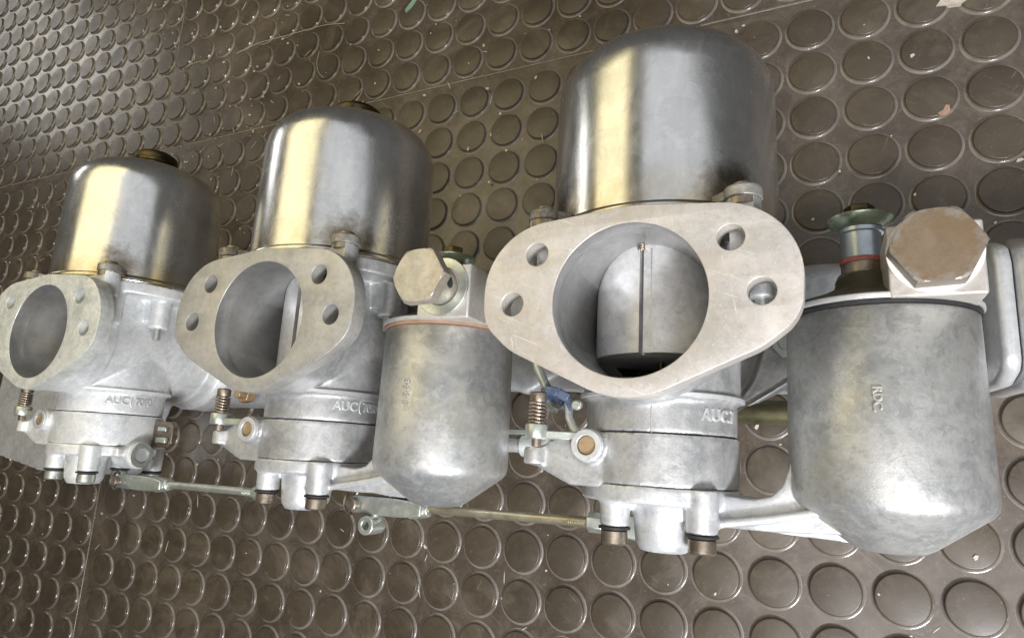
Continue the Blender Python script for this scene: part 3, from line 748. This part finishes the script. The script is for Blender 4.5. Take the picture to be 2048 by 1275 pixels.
# choke rod with the blue clip
t = thing('choke_rod', 'bent steel choke rod ending in a blue clevis clip beside the nearest carburettor', 'choke rod', (0, 0, Z0))
G().tube([(-46, 2, -33), (-44.4, -8, -31), (-43.6, -14, -30), (-42.6, -18, -29.5), (-39.8, -23, -29), (-38.0, -26.2, -29)], 1.75, 14).build('rod', 'zinc', t)
b = G()
def strap(pts, wd, th):
    """flat strap along pts, standing across z"""
    for (x0, y0, z0_), (x1, y1, z1_) in zip(pts, pts[1:]):
        d = Vector((x1 - x0, y1 - y0, 0)); n_ = Vector((-d.y, d.x, 0)).normalized() * wd / 2
        vs = []
        for zt in (-th / 2, th / 2):
            for (px, py, pz) in ((x0, y0, z0_), (x1, y1, z1_)):
                vs += [(px - n_.x, py - n_.y, pz + zt), (px + n_.x, py + n_.y, pz + zt)]
        b.add(vs, [(0, 1, 3, 2), (4, 6, 7, 5), (0, 2, 6, 4), (1, 5, 7, 3), (0, 4, 5, 1), (2, 3, 7, 6)])
strap([(-38.4, -26.4, -27), (-33.0, -27.2, -26.6), (-28.6, -29.6, -26.4), (-26.4, -33.6, -26.2)], 3.4, 1.0)
strap([(-38.4, -27.6, -33), (-33.4, -30.6, -33), (-31.4, -34.6, -33)], 2.8, 1.0)
b.box((-39.8, -30.4, -33.4), (-37.0, -25.8, -26.6))
b.build('blue_clip', 'blue', t, bevel=.4)
pin = G().tube([(-33.5, -32.6, -32), (-24.2, -31.8, -25.5)], 1.1, 14); pin.lathe([(1.9, -25.6), (1.9, -24), (1.3, -23.3)], (-24.6, -32.0, 0), 'z', 18); pin.build('clip_pin', 'zinc', t)
G().tube([(-38.6, -30, -30), (-36.4, -33, -30), (-33.6, -34, -30)], 1.3, 10).build('inner_sleeve', 'zinc', t)
G().tube([(-29.6, -31.0, -29), (-28.8, -33.6, -28), (-28.2, -36.4, -27), (-26.2, -40, -26), (-24, -42.6, -25.5)], 1.5, 12).build('pull_link', 'cast_bright', t)

# ------------------------------------------------------------------ litter on the floor
def on_floor(g, name, mat, label, cat, group=None, z=0.0):
    o = g.build(name, mat); o.location.z = z * MM; return tag(o, label, cat, group)
M['chip_green'] = metal('green_paint_flake', (.20, .33, .26), (.14, .25, .19), (.4, .6), .0, .3, .8, .1, .4)
M['chip_pale'] = metal('pale_crumb', (.62, .56, .48), (.48, .42, .35), (.5, .7), .0, .3, .8, .3, .6)
M['chip_pink'] = metal('pinkish_crumb', (.40, .27, .20), (.30, .19, .14), (.5, .7), .0, .3, .8, .3, .6)
g = G().prism([(-234, 287.5), (-229, 291), (-224.6, 296.5), (-226.5, 299.5), (-230.5, 295.5), (-235.2, 290.5)], .06, .7, 'z')
on_floor(g, 'paint_flake', 'chip_green', 'green paint flake lying on a stud behind the middle carburettor', 'paint flake')
g = G().prism([(113.5, 131.5), (116.3, 130.9), (118.3, 132.2), (118.1, 136.2), (116.6, 136.8), (115.2, 133.9), (112.8, 133.0)], -2.18, .3, 'z')
on_floor(g, 'crumb', 'chip_pink', 'pinkish crumb between studs at the upper right of the floor', 'crumb')
g = G().prism([(116, 194), (127, 192.6), (131, 194.8), (127, 198.6), (119, 198.4)], -2.18, .5, 'z')
on_floor(g, 'crumb', 'chip_pale', 'pale flat crumb at the top right edge of the floor', 'crumb')
for lab, pts in (('long pale wire strand lying behind the middle carburettor', [(-425, 298, .5), (-398, 301, 1.2), (-370, 300, 1.6), (-348, 299.5, 1.4), (-320, 299, .9), (-297, 295, .5)]),
                 ('short straight wire strand lying behind the farthest carburettor', [(-495.5, 301, .4), (-480, 301.3, 1), (-465, 300, .4)]),
                 ('thin curved wire strand close behind the middle suction chamber', [(-322, 274, .4), (-322.5, 264, .8), (-319, 254, .8), (-313, 248, .3)])):
    n = 14; P_ = [Vector(p) for p in pts]; out = []
    for i in range(len(P_) - 1):
        a, b_, c_, d_ = P_[max(i - 1, 0)], P_[i], P_[i + 1], P_[min(i + 2, len(P_) - 1)]
        for s_ in range(5):
            u = s_ / 5; out.append(.5 * ((2 * b_) + (c_ - a) * u + (2 * a - 5 * b_ + 4 * c_ - d_) * u * u + (-a + 3 * b_ - 3 * c_ + d_) * u ** 3))
    out.append(P_[-1])
    on_floor(G().tube(out, .22, 6), 'wire_strand', 'chip_pale', lab, 'wire strand', 'stray wire strands')
g = G()
rng = random.Random(11)
for i in range(950):
    x = rng.uniform(-760, 150); y = rng.uniform(-150, 420)
    if rng.random() < .35: x = rng.gauss(-430, 110); y = rng.gauss(230, 90)
    s = rng.choice([.22, .3, .35, .45, .6, .9]); a = rng.uniform(0, PI)
    if rng.random() < .12: l = rng.uniform(2, 5); wd = .25
    else: l = s * rng.uniform(1, 1.9); wd = s
    pl = [(-l, -wd * .6), (-l * .2, -wd), (l, -wd * .3), (l * .6, wd * .8), (-l * .5, wd)]
    ca, sa = math.cos(a), math.sin(a)
    z = rng.choice([-2.18, .03])
    g.prism([(x + p * ca - q_ * sa, y + p * sa + q_ * ca) for p, q_ in pl], z, z + wd * .6 + .15, 'z')
o = g.build('debris', 'chip_pale'); tag(o, 'pale specks of swarf and grit scattered over the rubber floor', 'debris', None, 'stuff')
